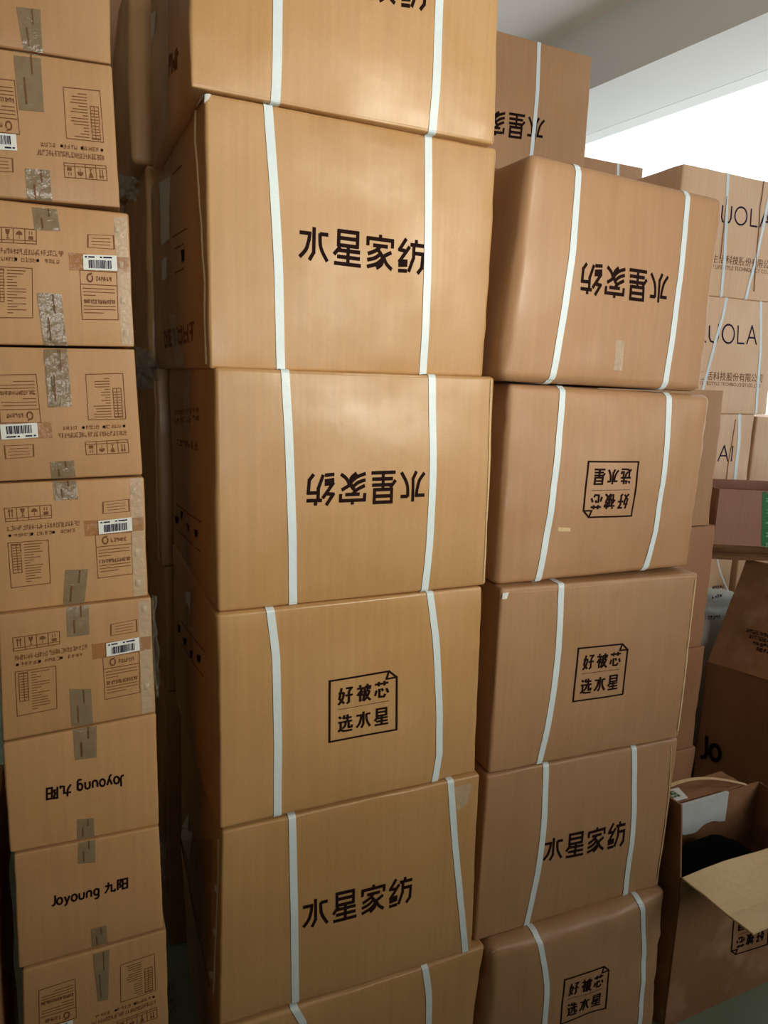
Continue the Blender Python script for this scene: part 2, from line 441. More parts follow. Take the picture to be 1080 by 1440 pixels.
    def badge(s, q, off=0.0009):
        fr, sm, hair = badge()
        V, F = strokes_geo(fr, 1.5, 9)
        for ss, hw in ((sm, 1.7), (hair, 0.4)):
            v, f = strokes_geo(ss, hw, 9); n = len(V); V += v; F += [tuple(i + n for i in t) for t in f]
        return s.geo2('printed_badge', 'F', s.quad('F', q), V, F, 100, 100, 'ink', off)
    def text(s, q, txt, mat='ink', face='F', name='printed_text', st=False):
        V, F = text_geo(txt)
        if not V: return
        x0, x1 = min(v[0] for v in V), max(v[0] for v in V); y0, y1 = min(v[1] for v in V), max(v[1] for v in V)
        Q = q if st else s.quad(face, q)
        return s.geo2(name, face, Q, [(x - x0, y - y0) for x, y in V], F, x1 - x0, y1 - y0, mat)
    def patch(s, q, mat, name='packing_tape', face='F', st=False, off=0.0009, wr=0.0, n=(8, 10), ragged=0.0, seed=1):
        Q = q if st else s.quad(face, q)
        V, F = [], []
        nx, ny = n
        for j in range(ny + 1):
            for i in range(nx + 1):
                a, b = i / nx, j / ny
                if ragged: b2 = b + (ragged * noise.noise(Vector((i * .9, seed, 0))) if j in (0, ny) else 0)
                else: b2 = b
                x, y = s.bil(Q, a, b2)
                o = off + (abs(noise.noise(Vector((i * 1.3, j * 0.7, seed * 3.1)))) * wr if wr else 0)
                V.append(s.on(face, x, y, o))
        for j in range(ny):
            for i in range(nx):
                k = j * (nx + 1) + i
                F.append((k, k + 1, k + nx + 2, k + nx + 1))
        return mesh_obj(name, V, F, mat, s.root, smooth=True)
    def strap(s, pts, width=0.0165):
        """one band right round the carton: down the front along the sighted points, under, up the back, over"""
        L = sorted([(b, a) for a, b in [s.st('F', p) for p in pts]])
        def u_at(v):
            if v <= L[0][0]:
                a, b = L[0], L[1]
            elif v >= L[-1][0]:
                a, b = L[-2], L[-1]
            else:
                for k in range(len(L) - 1):
                    if L[k][0] <= v <= L[k + 1][0]: a, b = L[k], L[k + 1]; break
            return min(0.98, max(0.02, a[1] + (b[1] - a[1]) * (v - a[0]) / (b[0] - a[0])))
        def dense(L_, n):
            r = s.r; base = [0, r * .2, r * .4, r * .6, r * .8, r]
            return [t / L_ for t in base + [r + (L_ - 2 * r) * k / n for k in range(1, n)] + [L_ - t for t in reversed(base)]]
        vs, ws = dense(s.H, 14), dense(s.D, 6)
        ut, ub = u_at(1.0), u_at(0.0)
        path = [(u_at(v), v, 0) for v in reversed(vs)]
        path += [(ub, 0, w) for w in ws[1:]]
        path += [(ub + (ut - ub) * v, v, 1) for v in vs[1:]]
        path += [(ut, 1, w) for w in reversed(ws[1:-1])]
        hw = width / 2 / s.W
        V, F = [], []
        for (u, v, w) in path:
            V += [s.surf(u - hw, v, w, 0.0003), s.surf(u - hw, v, w, 0.0016), s.surf(u + hw, v, w, 0.0016), s.surf(u + hw, v, w, 0.0003)]
        n = len(path)
        for i in range(n):
            a, b = 4 * i, 4 * ((i + 1) % n)
            for k in range(3):
                F.append((a + k, a + k + 1, b + k + 1, b + k))
        return mesh_obj('strap', V, F, 'strap', s.root, smooth=False)
    def ridge(s, face, pts, width, mat='edge', name='paper_edge', th=0.0022):
        """a thin raised strip (exposed board edge, folded tape) along sighted points"""
        st = [s.st(face, p) for p in pts]
        fine = []
        for i in range(len(st) - 1):
            for k in range(4):
                t = k / 4; fine.append((st[i][0] * (1 - t) + st[i + 1][0] * t, st[i][1] * (1 - t) + st[i + 1][1] * t))
        fine.append(st[-1])
        L_ = s.W if face == 'F' else s.D
        hw = width / 2 / L_
        V, F = [], []
        for i, (a, b) in enumerate(fine):
            j = hw * (1 + 0.35 * noise.noise(Vector((i * .8, s.seed, 1))))
            V += [s.on(face, a - j, b, 0.0002), s.on(face, a - j * .7, b, th), s.on(face, a + j * .7, b, th), s.on(face, a + j, b, 0.0002)]
        for i in range(len(fine) - 1):
            a, b = 4 * i, 4 * i + 4
            for k in range(3): F.append((a + k, a + k + 1, b + k + 1, b + k))
        return mesh_obj(name, V, F, mat, s.root)

def sight(label, cx, cy, yaw, ctl, ctr, cbr, cbl, D, zlim=None, **kw):
    """carton whose front corners were sighted in the photograph; the front stands on the plane through (cx, cy) at the given yaw"""
    R = Matrix.Rotation(yaw, 3, 'Z'); Ri = R.inverted(); O = Vector((cx, cy, 0))
    def loc(p):
        if isinstance(p, Vector): return Ri @ (p - O)
        o = Ri @ (CAMP - O); d = Ri @ ray(*p); return o + d * (-o.y / d.y)
    L = [loc(p) for p in (ctl, ctr, cbr, cbl)]
    zb = min(L[2].z, L[3].z)
    if zlim is not None: zb = zlim
    mx = sum(l.x for l in L) / 4
    W = (L[1].x + L[2].x - L[0].x - L[3].x) / 2; H = (L[0].z + L[1].z - L[2].z - L[3].z) / 2
    foot = R @ Vector((mx, 0, 0)) + O; foot.z = zb
    cs = [(l.x - mx, l.z - zb) for l in L]
    return Carton(label, foot, yaw, W, D, H, cs, **kw)

# ================================================================== THE SETTING
RB = 0.11                        # the building stands turned a little against the stacks
RR = Matrix.Rotation(RB, 3, 'Z')
def room(name, x0, x1, y0, y1, z0, z1, mat):
    v, f = box_geo(x0, x1, y0, y1, z0, z1)
    # r-frame: (x', y') measured along the building's own axes
    v = [RR @ Vector(p) for p in v]
    return mesh_obj(name, v, f, mat, None, False, 'structure')
XW, ZS, ZC = 3.98, 3.66, 4.046
room('floor', -2.4, XW + 0.3, -4.2, 8.3, -0.1, 0.0, 'floor')
room('ceiling', -2.4, XW + 0.3, -4.2, 8.3, ZC, ZC + 0.12, 'ceiling')
room('wall_left', -1.0, -0.8, -4.2, 8.3, 0, ZC, 'wall')
room('wall_far', -2.2, XW + 0.3, 8.1, 8.3, 0, ZC, 'wall')
room('wall_back', -2.2, XW + 0.3, -4.2, -4.0, 0, ZC, 'wall')
room('wall_right', XW, XW + 0.25, -4.0, 8.1, 0, 1.25, 'wall')
room('wall_right', XW, XW + 0.25, -4.0, 0.6, 1.25, ZS, 'wall')
room('trim_beam', 3.49, XW + 0.25, -4.0, 8.1, ZS, ZC, 'beam')
wf = room('window_1', XW + 0.08, XW + 0.14, 0.6, 8.1, 1.25, 1.31, 'frame')
for y in (0.6, 1.8, 8.0):
    v, f = box_geo(XW + 0.08, XW + 0.14, y, y + 0.06, 1.31, ZS)
    mesh_obj('window_mullion', [RR @ Vector(p) for p in v], f, 'frame', wf, False)
for y0, y1 in ((0.66, 1.8), (1.86, 8.0)):
    v, f = box_geo(XW + 0.105, XW + 0.111, y0, y1, 1.31, ZS)
    mesh_obj('window_pane', [RR @ Vector(p) for p in v], f, 'glass', wf, False)

# ================================================================== MAIN STACK (A)
YW = 0.43
GA = 'strapped quilt cartons in the tall front stack'
A = []
ax = [(0.527, 1.330, -0.010), (0.550, 1.345, 0.010), (0.560, 1.320, -0.005), (0.560, 1.315, -0.004), (0.563, 1.310, -0.034), (0.580, 1.306, -0.022)]
adepth = [0.56, 0.72, 0.60, 0.62, 0.68, 0.68]
acor = [((264, -300), (706, -208), (696, 204), (267, 121)),
        ((288, 129), (699, 208), (680, 530), (294, 519)),
        ((302, 516), (695, 530), (684, 823), (306, 862)),
        ((306, 864), (679, 825), (668, 1086), (309, 1167)),
        ((312, 1170), (675, 1089), (663, 1337), (308, 1443)),
        ((311, 1452), (683, 1330), None, None)]
alab = ['topmost box of the tall front stack, cut off by the top of the photo',
        'second carton of the tall front stack, upright logo and torn top left corner',
        'carton in the middle of the front stack with its four-character logo upside down',
        'carton of the front stack with an upright square badge print between white straps',
        'carton with upright logo and slanting right strap, under the tall front stack badge carton',
        'lowest visible box of the front stack, only its top right strip showing']
for i in range(6):
    x, y, w = ax[i]; c = list(acor[i]); zl = None
    if i == 5:
        zl = 0.0
        R = Matrix.Rotation(w, 3, 'Z')
        c[2] = Vector((x, y, 0)) + R @ Vector((0.296, 0, 0.0)); c[3] = Vector((x, y, 0)) + R @ Vector((-0.30, 0, 0.0))
    A.append(sight(alab[i], x, y, w, *c, D=adepth[i], zlim=zl, seed=i + 1, group=GA, mat='kraft', res=1.4,
                   r=[0.007, 0.007, 0.008, 0.007, 0.006, 0.010][i], bulge=[0.006, 0.008, 0.008, 0.007, 0.005, 0.006][i]))
A[0].strap([(390, 0), (390, 100), (388, 146)]); A[0].strap([(617, 0), (614, 120), (609, 190)])
A[1].strap([(378, 146), (385, 260), (392, 400), (395, 515)]); A[1].strap([(604, 192), (602, 300), (600, 380), (596, 525)])
A[2].strap([(402, 520), (407, 640), (411, 760), (413, 848)]); A[2].strap([(609, 530), (608, 650), (604, 760), (598, 828)])
A[3].strap([(380, 856), (388, 920), (391, 1040), (391, 1148)]); A[3].strap([(606, 833), (613, 900), (617, 1000), (617, 1060), (612, 1094)])
A[4].strap([(411, 1148), (413, 1260), (415, 1380), (416, 1423)]); A[4].strap([(634, 1094), (640, 1180), (648, 1270), (655, 1340)])
A[5].strap([(418, 1425), (427, 1440), (428, 1500)]); A[5].strap([(598, 1363), (603, 1400), (602, 1440)])
A[0].logo([(427, -66), (600, -32), (598, 17), (425, -18)])
A[1].logo([(420, 317), (597, 339), (594, 387), (419, 365)])
A[2].logo([(596, 704), (430, 711), (432, 666), (597, 661)])
A[3].badge([(463, 957), (557, 941), (556, 1024), (463, 1043)])
A[4].logo([(425, 1267), (580, 1230), (578, 1268), (425, 1306)])
# left sides: tapes, labels, prints, pale board edges
A[0].patch([(220, -60), (238, -60), (237, 175), (229, 182)], 'tape_clear', face='L')
A[0].patch([(211, 20), (219, 14), (217, 42), (213, 62)], 'oldlabel', 'shipping_label', face='L')
st, w = scribble(3, random.Random(5)); A[0].pr([(238, 78), (252, 64), (252, 95), (238, 110)], st, w, 100, 9, 'ink_soft', 'printed_text', 'L')
A[1].patch([(230, 178), (242, 170), (242, 248), (232, 252)], 'tape_clear', face='L', wr=0.003)
A[1].patch([(223, 258), (241, 246), (241, 336), (227, 346)], 'oldlabel', 'shipping_label', face='L')
A[1].patch([(228, 366), (236, 360), (237, 390), (229, 395)], 'label', 'shipping_label', face='L')
A[1].patch([(240, 441), (248, 443), (259, 517), (246, 517)], 'tape_clear', face='L', wr=0.004)
st, w = scribble(6, random.Random(6)); A[1].pr([(230, 466), (274, 450), (274, 480), (232, 490)], st, w, 100, 9, 'ink_soft', 'printed_text', 'L')
for a, b in (((244, 244), (257, 231)), ((245, 333), (264, 320)), ((248, 349), (259, 342)), ((248, 384), (260, 376))):
    A[1].patch([a, b, (b[0], b[1] + 2), (a[0], a[1] + 2)], 'ink_soft', 'printed_mark', face='L', n=(3, 1))
A[1].patch([(255, 352), (260, 350), (260, 366), (257, 370)], 'ink', 'printed_mark', face='L', n=(2, 2))
A[1].ridge('L', [(274, 142), (276, 200), (280, 262), (284, 320), (287, 400), (289, 512)], 0.012)
A[1].patch([(277, 138), (289, 133), (288, 142), (279, 152)], 'label', 'torn_paper_or_glint', face='L', off=0.004, n=(3, 3), wr=0.004)
A[1].patch([(288, 132), (297, 133), (293, 141), (287, 147)], 'label', 'torn_paper_or_glint', off=0.003, n=(3, 3), wr=0.004)
A[2].patch([(259, 517), (271, 516), (270, 610), (261, 607)], 'tape_clear', face='L', wr=0.005)
A[2].patch([(255, 764), (264, 766), (266, 822), (255, 816)], 'tape_clear', face='L', wr=0.004)
rnd = random.Random(3)
for q, n in (([(246, 577), (284, 572), (284, 580), (246, 585)], 8), ([(246, 588), (284, 583), (284, 592), (246, 597)], 8), ([(250, 617), (283, 622), (283, 634), (250, 626)], 7)):
    st, w = scribble(n, rnd); A[2].pr(q, st, w, 100, 6, 'ink_soft', 'printed_text', 'L')
def icons_side(c, spots, lines):
    for (x, y) in spots:
        c.patch([(x - 2.5, y - 6), (x + 2.5, y - 4), (x + 1.5, y + 6), (x - 1.5, y + 4)], 'ink', 'printed_mark', face='L', n=(2, 2))
    for a, b in lines:
        c.patch([a, b, (b[0], b[1] + 1.6), (a[0], a[1] + 1.6)], 'ink_soft', 'printed_mark', face='L', n=(3, 1))
icons_side(A[2], [(248, 731), (256, 724), (266, 742), (279, 750)], [((248, 708), (286, 733)), ((248, 744), (286, 776))])
icons_side(A[3], [(253, 884), (262, 902), (271, 920), (282, 926)], [((256, 872), (290, 916)), ((256, 904), (288, 950))])
A[3].patch([(262, 832), (272, 835), (273, 885), (263, 880)], 'tape_clear', face='L', wr=0.004)
A[3].patch([(264, 831), (270, 833), (271, 858), (265, 846)], 'label', 'torn_paper_or_glint', face='L', n=(2, 3), off=0.003)
A[3].patch([(262, 1038), (266, 1044), (271, 1072), (266, 1056)], 'label', 'film_glint', face='L', n=(2, 3), off=0.002)
A[4].patch([(259, 1163), (268, 1143), (268, 1168), (260, 1161)], 'label', 'torn_paper_or_glint', face='L', n=(2, 3), off=0.003)  # this and the next two: pale patches painting reflections off the film wrap
A[4].patch([(256, 1163), (273, 1169), (270, 1212), (258, 1182)], 'oldlabel', 'torn_paper_or_glint', face='L', n=(3, 4), off=0.002)
A[4].patch([(257, 1194), (265, 1214), (262, 1231), (256, 1214)], 'oldlabel', 'torn_paper_or_glint', face='L', n=(2, 3), off=0.002)
A[4].patch([(264, 1272), (269, 1280), (275, 1350), (270, 1355)], 'tape_clear', face='L', wr=0.006)
A[4].ridge('L', [(305, 1180), (306, 1240), (305, 1310), (304, 1380), (302, 1436)], 0.008, 'oldlabel')
for (x, y) in ((303, 1250), (303, 1310), (301, 1370), (254, 1335), (255, 1382), (255, 1428), (246, 1111)):
    (A[3] if y < 1150 else A[4]).patch([(x - 1.5, y - 6), (x + 2, y - 4), (x + 2, y + 6), (x - 1, y + 3)], 'label', 'film_glint', face='L', n=(1, 2), off=0.0015)
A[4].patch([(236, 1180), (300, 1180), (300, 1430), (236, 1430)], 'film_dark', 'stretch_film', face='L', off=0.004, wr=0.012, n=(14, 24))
A[2].ridge('F', [(691, 535), (688, 640), (685, 740), (681, 820)], 0.004, 'edge')
A[4].patch([(632, 1110), (664, 1102), (658, 1130), (634, 1150)], 'tape_clear', 'glue_stain', off=0.0007)

# ================================================================== RIGHT STACK (B)
GB = 'strapped quilt cartons in the right front stack'
B = []
bx = [(1.182, 1.315, 0.038), (1.204, 1.328, -0.026), (1.202, 1.303, -0.039), (1.199, 1.307, -0.037), (1.218, 1.269, -0.015)]
bcor = [((747, 212), (1021, 279), (987, 551), (705, 535)),
        ((716, 539), (1000, 556), (971, 797), (698, 824)),
        ((705, 828), (983, 806), (953, 1037), (687, 1089)),
        ((685, 1091), (954, 1038), (925, 1246), (667, 1325)),
        ((690, 1340), (945, 1252), None, None)]
blab = ['topmost box of the right stack, logo upside down, white straps leaning, rounded left edge',
        'second carton of the right stack with its square badge printed upside down',
        'third carton of the right stack with an upright badge and only one white strap',
        'fourth carton of the right stack with an upright logo crowding the left strap',
        'crumpled lowest box of the right stack with sagging top edge and badge']
for i in range(5):
    x, y, w = bx[i]; c = list(bcor[i]); zl = None
    if i == 4:
        zl = 0.0; R = Matrix.Rotation(w, 3, 'Z')
        c[2] = Vector((x, y, 0)) + R @ Vector((0.295, 0, 0.0)); c[3] = Vector((x, y, 0)) + R @ Vector((-0.30, 0, 0.0))
    B.append(sight(blab[i], x, y, w, *c, D=0.58, zlim=zl, seed=i + 11, group=GB, mat='kraft_b', res=1.4,
                   r=[0.022, 0.016, 0.008, 0.008, 0.032][i], bulge=[0.012, 0.016, 0.007, 0.007, 0.014][i], dent=[0.003, 0.0035, 0.0022, 0.0022, 0.006][i]))
B[0].strap([(817, 231), (803, 360), (790, 450), (777, 535)]); B[0].strap([(970, 270), (958, 380), (945, 480), (937, 548)])
B[1].strap([(793, 545), (783, 640), (772, 730), (757, 816)]); B[1].strap([(943, 555), (932, 660), (921, 750), (910, 800)])
B[2].strap([(791, 825), (785, 920), (774, 1000), (760, 1073)])
B[3].strap([(769, 1078), (765, 1150), (755, 1230), (740, 1306)]); B[3].strap([(893, 1052), (890, 1150), (880, 1262)])
B[4].strap([(760, 1318), (768, 1380), (763, 1440)]); B[4].strap([(905, 1270), (909, 1340), (899, 1440)])
B[0].logo([(938, 427), (814, 413), (817, 369), (940, 386)])
B[1].badge([(886, 725), (817, 727), (825, 648.5), (895.5, 649)])
B[2].badge([(813, 911.5), (882, 904), (874, 975), (805, 986)])
B[3].logo([(764, 1180), (879, 1152), (876, 1188), (762, 1211)])
B[4].badge([(792, 1375), (857, 1357), (850, 1416), (786, 1437)])
B[0].patch([(866, 478), (878, 480), (876, 522), (864, 520)], 'tape_clear', 'glue_stain', off=0.0006)
B[1].patch([(784, 741), (801, 742), (801, 747), (784, 747)], 'edge', 'scuff', off=0.0006)
B[2].patch([(708, 834), (716, 833), (713, 842), (707, 843)], 'label', 'torn_paper_or_glint', off=0.002, n=(3, 3), wr=0.003)
B[2].ridge('F', [(979, 815), (971, 880), (962, 950), (953, 1028)], 0.005, 'edge')
B[2].ridge('F', [(712, 836), (800, 828), (900, 818), (978, 811)], 0.007, 'edge')
B[3].ridge('F', [(945, 1050), (940, 1120), (932, 1180), (925, 1235)], 0.003, 'edge')
B[4].patch([(690, 1328), (702, 1322), (700, 1340), (693, 1345)], 'label', 'torn_paper_or_glint', off=0.004, n=(3, 3), wr=0.004)

# ================================================================== LEFT STACK (L)
KL = 1.733
lf = [(-.016, .804, -.026, .425, .289), (-.014, .798, -.021, .289, .155), (-.004, .802, -.006, .155, .022), (-.001, .802, -.002, .022, -.112), (.003, .799, .008, -.112, -.248),
      (.008, .793, .029, -.248, -.388), (.008, .793, -.002, -.388, -.524), (.008, .790, -.016, -.524, -.665), (.011, .788, -.007, -.665, -.801)]
lright = [((152, -60), (157, 90)), ((157, 92), (170, 292)), ((180, 300), (190, 488)), ((190, 491), (200, 668)), ((202, 671), (209, 838)), ((213, 840), (219, 1002)),
          ((219, 1004), (224, 1160)), ((224, 1163), (230, 1305)), ((234, 1308), (238, 1452))]
lleft = [(-60, 56), (-42, 274), (-33, 484), (-14, 678), (-3, 862), (4, 1043), (14, 1200), (26, 1363), (34, 1520)]
llab = ['top box of the left stack, plain, with grey tape over its lower seam',
        'second box of the left stack, small print upside down and spec table at right',
        'left stack box with barcode label near a right edge dotted with clear blisters',
        'left stack box with wrinkled shiny top tape and upside down barcode label',
        'left stack box with four handling icons at left and barcode label on amber tape',
        'left stack box with icons and barcode label, directly above the brand name boxes',
        'left stack box with its brand name printed upside down',
        'left stack box with its brand name printed upright, rising to the right',
        'lowest visible box of the left stack, faint print and dim tape']
GL = 'small taped appliance cartons in the left stack'
Lb = []
for i in range(9):
    x, y, w, zt, zb = lf[i]
    x *= KL; y *= KL
    tr, br = lright[i]
    R = Matrix.Rotation(w, 3, 'Z')
    tl = lleft[i - 1] if i else (-64, -110)
    if i: tl = (tl[0] - [0, 3, -8, 1, 2, 0, 0, -5, -6][i], tl[1] + 3)
    Lb.append(sight(llab[i], x, y, w, tl, tr, br, lleft[i], D=0.38, seed=i + 31, group=GL, mat='kraft_l', r=0.004, bulge=0.003, dent=0.0012, res=1.6))
zlow = Lb[-1].root.location.z
for k in range(2):
    h = zlow / 2
    Lb.append(Carton('hidden lower box of the left stack near the floor, below the photo edge' if k else 'box standing on the floor at the foot of the left stack',
                     (0.02, 1.365, zlow - h * (k + 1)), 0, 0.27, 0.38, h - 0.001, mat='kraft_l', seed=50 + k, r=0.004, bulge=0.003, group='boxes at the foot of the left stack'))
# standard print of these boxes, measured on the fifth one, reused (turned over where the box is)
ref = Lb[4]
def rq(q): return ref.quad('F', q)
def turn(Q): return [(1 - a, 1 - b) for a, b in Q]
ICON = rq([(6, 715), (72, 710), (73, 728), (8, 734)])
LINE1 = rq([(10, 739), (112, 730), (112, 740), (10, 749)])
LINE2 = rq([(14, 750), (106, 742), (106, 749), (14, 757)])
SPEC = rq([(11, 764), (68, 759), (71, 820), (16, 827)])
SMALL = rq([(145, 706), (181, 702), (182, 719), (145, 722)])
LABEL = rq([(138, 732), (185, 727), (186, 746), (139, 751)])
AMBER = rq([(118, 732), (202, 727), (202, 746), (120, 754)])
INFO = rq([(134, 752), (185, 748), (187, 807), (138, 813)])
def sub(Q, a0, a1, b0, b1):
    f = lambda a, b: Carton.bil(Q, a, b)
    return [f(a0, b1), f(a1, b1), f(a1, b0), f(a0, b0)]
FRAME = [[(0, 0), (100, 0), (100, 100), (0, 100), (0, 0)]]
def std_print(c, turned, mat='ink_soft', seed=0, amber=True):
    t = turn if turned else (lambda q: q)
    rnd = random.Random(seed)
    # handling icons: arrows, goblet, umbrella, stack limit
    ic = [[(0, 0), (400, 0), (400, 100), (0, 100), (0, 0)], [(100, 0), (100, 100)], [(200, 0), (200, 100)], [(300, 0), (300, 100)], [(0, 20), (400, 20)]]
    frm_ = c.pr(t(ICON), ic, 400, 100, 3, mat, 'printed_icon_frame', st=True)
    sym = [[(38, 30), (38, 84)], [(62, 30), (62, 84)], [(30, 72), (38, 86), (46, 72)], [(54, 72), (62, 86), (70, 72)]]
    V, F = strokes_geo(sym, 4)
    def poly(pts):
        n = len(V); V.extend(pts); F.append(tuple(range(n, n + len(pts))))
    poly([(130, 90), (172, 90), (164, 62), (150, 52), (138, 62)]); poly([(147, 56), (155, 56), (155, 32), (147, 32)]); poly([(136, 34), (166, 34), (166, 28), (136, 28)])
    poly([(222, 56), (280, 56), (272, 76), (250, 86), (230, 76)]); poly([(248, 58), (253, 58), (253, 30), (248, 30)])
    poly([(330, 52), (372, 52), (372, 28), (330, 28)]); poly([(336, 86), (342, 86), (342, 62), (336, 62)]); poly([(358, 86), (364, 86), (364, 62), (358, 62)])
    c.geo2('printed_icons', 'F', t(ICON), V, F, 400, 100, 'ink' if mat == 'ink' else mat).parent = frm_
    st, w = scribble(24, rnd); c.pr(t(sub(LINE1, 0, 1, .12, .88)), st, w, 100, 6, mat, 'printed_text', st=True)
    st, w = scribble(16, rnd)
    st = [s for k, s in enumerate(st) if (k // 5) not in (5, 10, 11)]
    c.pr(t(sub(LINE2, 0.05, 1, .1, .9)), st, w, 100, 6, mat, 'printed_text', st=True)
    for a in (0, 0.33, 0.66):
        q = sub(LINE2, a - 0.02, a + 0.02, 0.25, 0.75); c.patch(t(q), 'ink', 'printed_bullet', st=True, n=(1, 1), off=0.0007)
    c.pr(t(SPEC), FRAME, 100, 100, 0.9, mat, 'printed_frame', st=True)
    tab = []
    for k in range(15):
        y = 94 - k * 6
        if k < 10: tab += [[(10, y), (12 + rnd.choice([16, 20]), y)]]
        tab += [[(38, y), (38 + rnd.choice([14, 24, 40, 46]), y)]]
    tab += [[(8, 96), (30, 96), (30, 32), (8, 32), (8, 96)], [(20, 96), (20, 32)]]
    c.pr(t(SPEC), tab, 100, 100, 0.9, mat, 'printed_table', st=True)
    c.pr(t(SMALL), FRAME + [[(14, 74), (86, 74)], [(14, 50), (88, 50)], [(16, 26), (84, 26)]], 100, 100, 2.4, mat, 'printed_frame', st=True)
    c.pr(t(INFO), FRAME + [[(0, 72), (100, 72)], [(6, 64), (92, 64)], [(6, 57), (94, 57)], [(6, 50), (40, 50)], [(6, 28), (94, 28)], [(6, 21), (94, 21)], [(6, 14), (60, 14)]], 100, 100, 0.9, mat, 'printed_frame', st=True)
    st, w = scribble(14, rnd); c.pr(t(sub(INFO, .06, .95, .33, .42)), st, w, 100, 9, mat, 'printed_text', st=True)
    c.pr(t(sub(INFO, .16, .36, .76, .96)), [arc(50, 48, 36, 38, 60, 400, 16), [(62, 84), (78, 100)]], 100, 100, 9, 'ink' if mat == 'ink' else mat, 'printed_emblem', st=True)
    st, w = scribble(6, rnd); c.pr(t(sub(INFO, .42, .86, .80, .90)), st, w, 100, 8, mat, 'printed_text', st=True)
    if amber: c.patch(t(AMBER), 'tape_amber', 'packing_tape', st=True, wr=0.0016, n=(18, 8), seed=seed + 2, off=0.001)
    lab_ = c.patch(t(LABEL), 'label', 'barcode_label', st=True, off=0.0026 if amber else 0.0016, n=(3, 2))
    bars = []; x = 16
    while x < 84:
        w_ = rnd.choice([1.2, 2.0, 3.2]); bars.append((x, w_)); x += w_ + rnd.choice([1.2, 2.2])
    V, F = [], []
    for x, w_ in bars:
        n = len(V); V += [(x, 12), (x + w_, 12), (x + w_, 66), (x, 66)]; F.append((n, n + 1, n + 2, n + 3))
    for x0, x1 in ((6, 12), (16, 34), (50, 56), (60, 86)):
        n = len(V); V += [(x0, 80), (x1, 80), (x1, 90), (x0, 90)]; F.append((n, n + 1, n + 2, n + 3))
    c.geo2('barcode', 'F', t(LABEL), V, F, 100, 100, 'ink_blue', off=0.0034 if amber else 0.0022).parent = lab_
std_print(Lb[1], True, 'ink_soft', 1, amber=False)
std_print(Lb[2], False, 'ink_soft', 2)
std_print(Lb[3], True, 'ink_soft', 3)
std_print(Lb[4], False, 'ink_soft', 4)
std_print(Lb[5], False, 'ink_soft', 5)
std_print(Lb[8], True, 'ink_soft', 8, amber=False)
jw, jn = word('Joyoung 九阳', 4)
Lb[6].pr([(176, 1105), (65, 1125), (65, 1108), (175, 1089)], jw, jn, 100, 8.5)
Lb[7].pr([(72, 1259), (180, 1233), (180, 1248), (72, 1274)], jw, jn, 100, 8.5)
TAPES = {0: [([(23, 10), (57, 14), (60, 74), (33, 70)], 0)],
         1: [([(18, 68), (57, 75), (62, 158), (27, 155)], 0), ([(35, 237), (70, 239), (74, 290), (39, 284)], 0)],
         2: [([(45, 291), (80, 294), (85, 325), (49, 324)], 0), ([(52, 412), (86, 413), (95, 488), (62, 486)], 0.0015)],
         3: [([(62, 491), (95, 490), (101, 571), (68, 573)], 0.004), ([(70, 649), (104, 647), (107, 670), (73, 674)], 0)],
         4: [([(74, 675), (107, 673), (110, 702), (77, 704)], 0), ([(92, 801), (124, 800), (119, 848), (89, 853)], 0)],
         5: [([(93, 853), (125, 850), (126, 892), (95, 896)], 0), ([(98, 968), (128, 968), (131, 1018), (101, 1022)], 0)],
         6: [([(103, 1025), (136, 1018), (136, 1064), (106, 1068)], 0.001), ([(109, 1152), (132, 1150), (133, 1176), (109, 1181)], 0)],
         7: [([(110, 1184), (134, 1179), (134, 1212), (110, 1214)], 0), ([(128, 1306), (150, 1300), (152, 1326), (130, 1332)], 0)],
         8: [([(131, 1342), (154, 1335), (152, 1405), (138, 1408)], 0)]}
for i, lst in TAPES.items():
    for k, (q, wr) in enumerate(lst):
        c = Lb[i]
        t = c.patch(q, 'tape', 'packing_tape', off=0.0012, wr=wr, n=(10, 16) if wr else (4, 5), seed=i + k)
        Q = c.quad('F', q)
        c.patch(sub(Q, 0.30, 0.36, 0.1, 0.55), 'ink_soft', 'tape_print', st=True, n=(1, 3), off=0.0022 + wr).parent = t
        c.patch(sub(Q, 0.62, 0.67, 0.62, 0.98), 'ink_soft', 'tape_print', st=True, n=(1, 3), off=0.0022 + wr).parent = t
def blister(c, x, y):
    """a glue blister in the clear tape along the edge"""
    Q = c.quad('F', [(x - 4, y - 5), (x + 4, y - 4), (x + 4, y + 6), (x - 4, y + 5)])
    V, F = [], []
    for j in range(7):
        for i in range(7):
            a, b = i / 6, j / 6
            h = max(0, 1 - ((a - .5) ** 2 + (b - .5) ** 2) * 4) ** 0.5
            s_, t_ = Carton.bil(Q, a, b); V.append(c.on('F', s_, t_, 0.0012 + 0.0022 * h))
    for j in range(6):
        for i in range(6):
            k = j * 7 + i; F.append((k, k + 1, k + 8, k + 7))
    mesh_obj('tape_blister', V, F, 'tape_clear', c.root)
for x, y in ((165, 322), (170, 372), (173, 422), (177, 469)): blister(Lb[2], x, y)
for x, y in ((187, 690), (192, 777), (194, 820)): blister(Lb[4], x, y)
for x, y in ((203, 857), (206, 965)): blister(Lb[5], x, y)
for i, q in ((2, [(160, 305), (178, 306), (188, 486), (171, 485)]), (4, [(182, 673), (200, 672), (206, 836), (188, 840)]), (5, [(194, 846), (211, 843), (216, 1000), (200, 1004)])):
    Lb[i].patch(q, 'tape_clear', 'packing_tape', off=0.0008, wr=0.0008, n=(4, 20), seed=i)

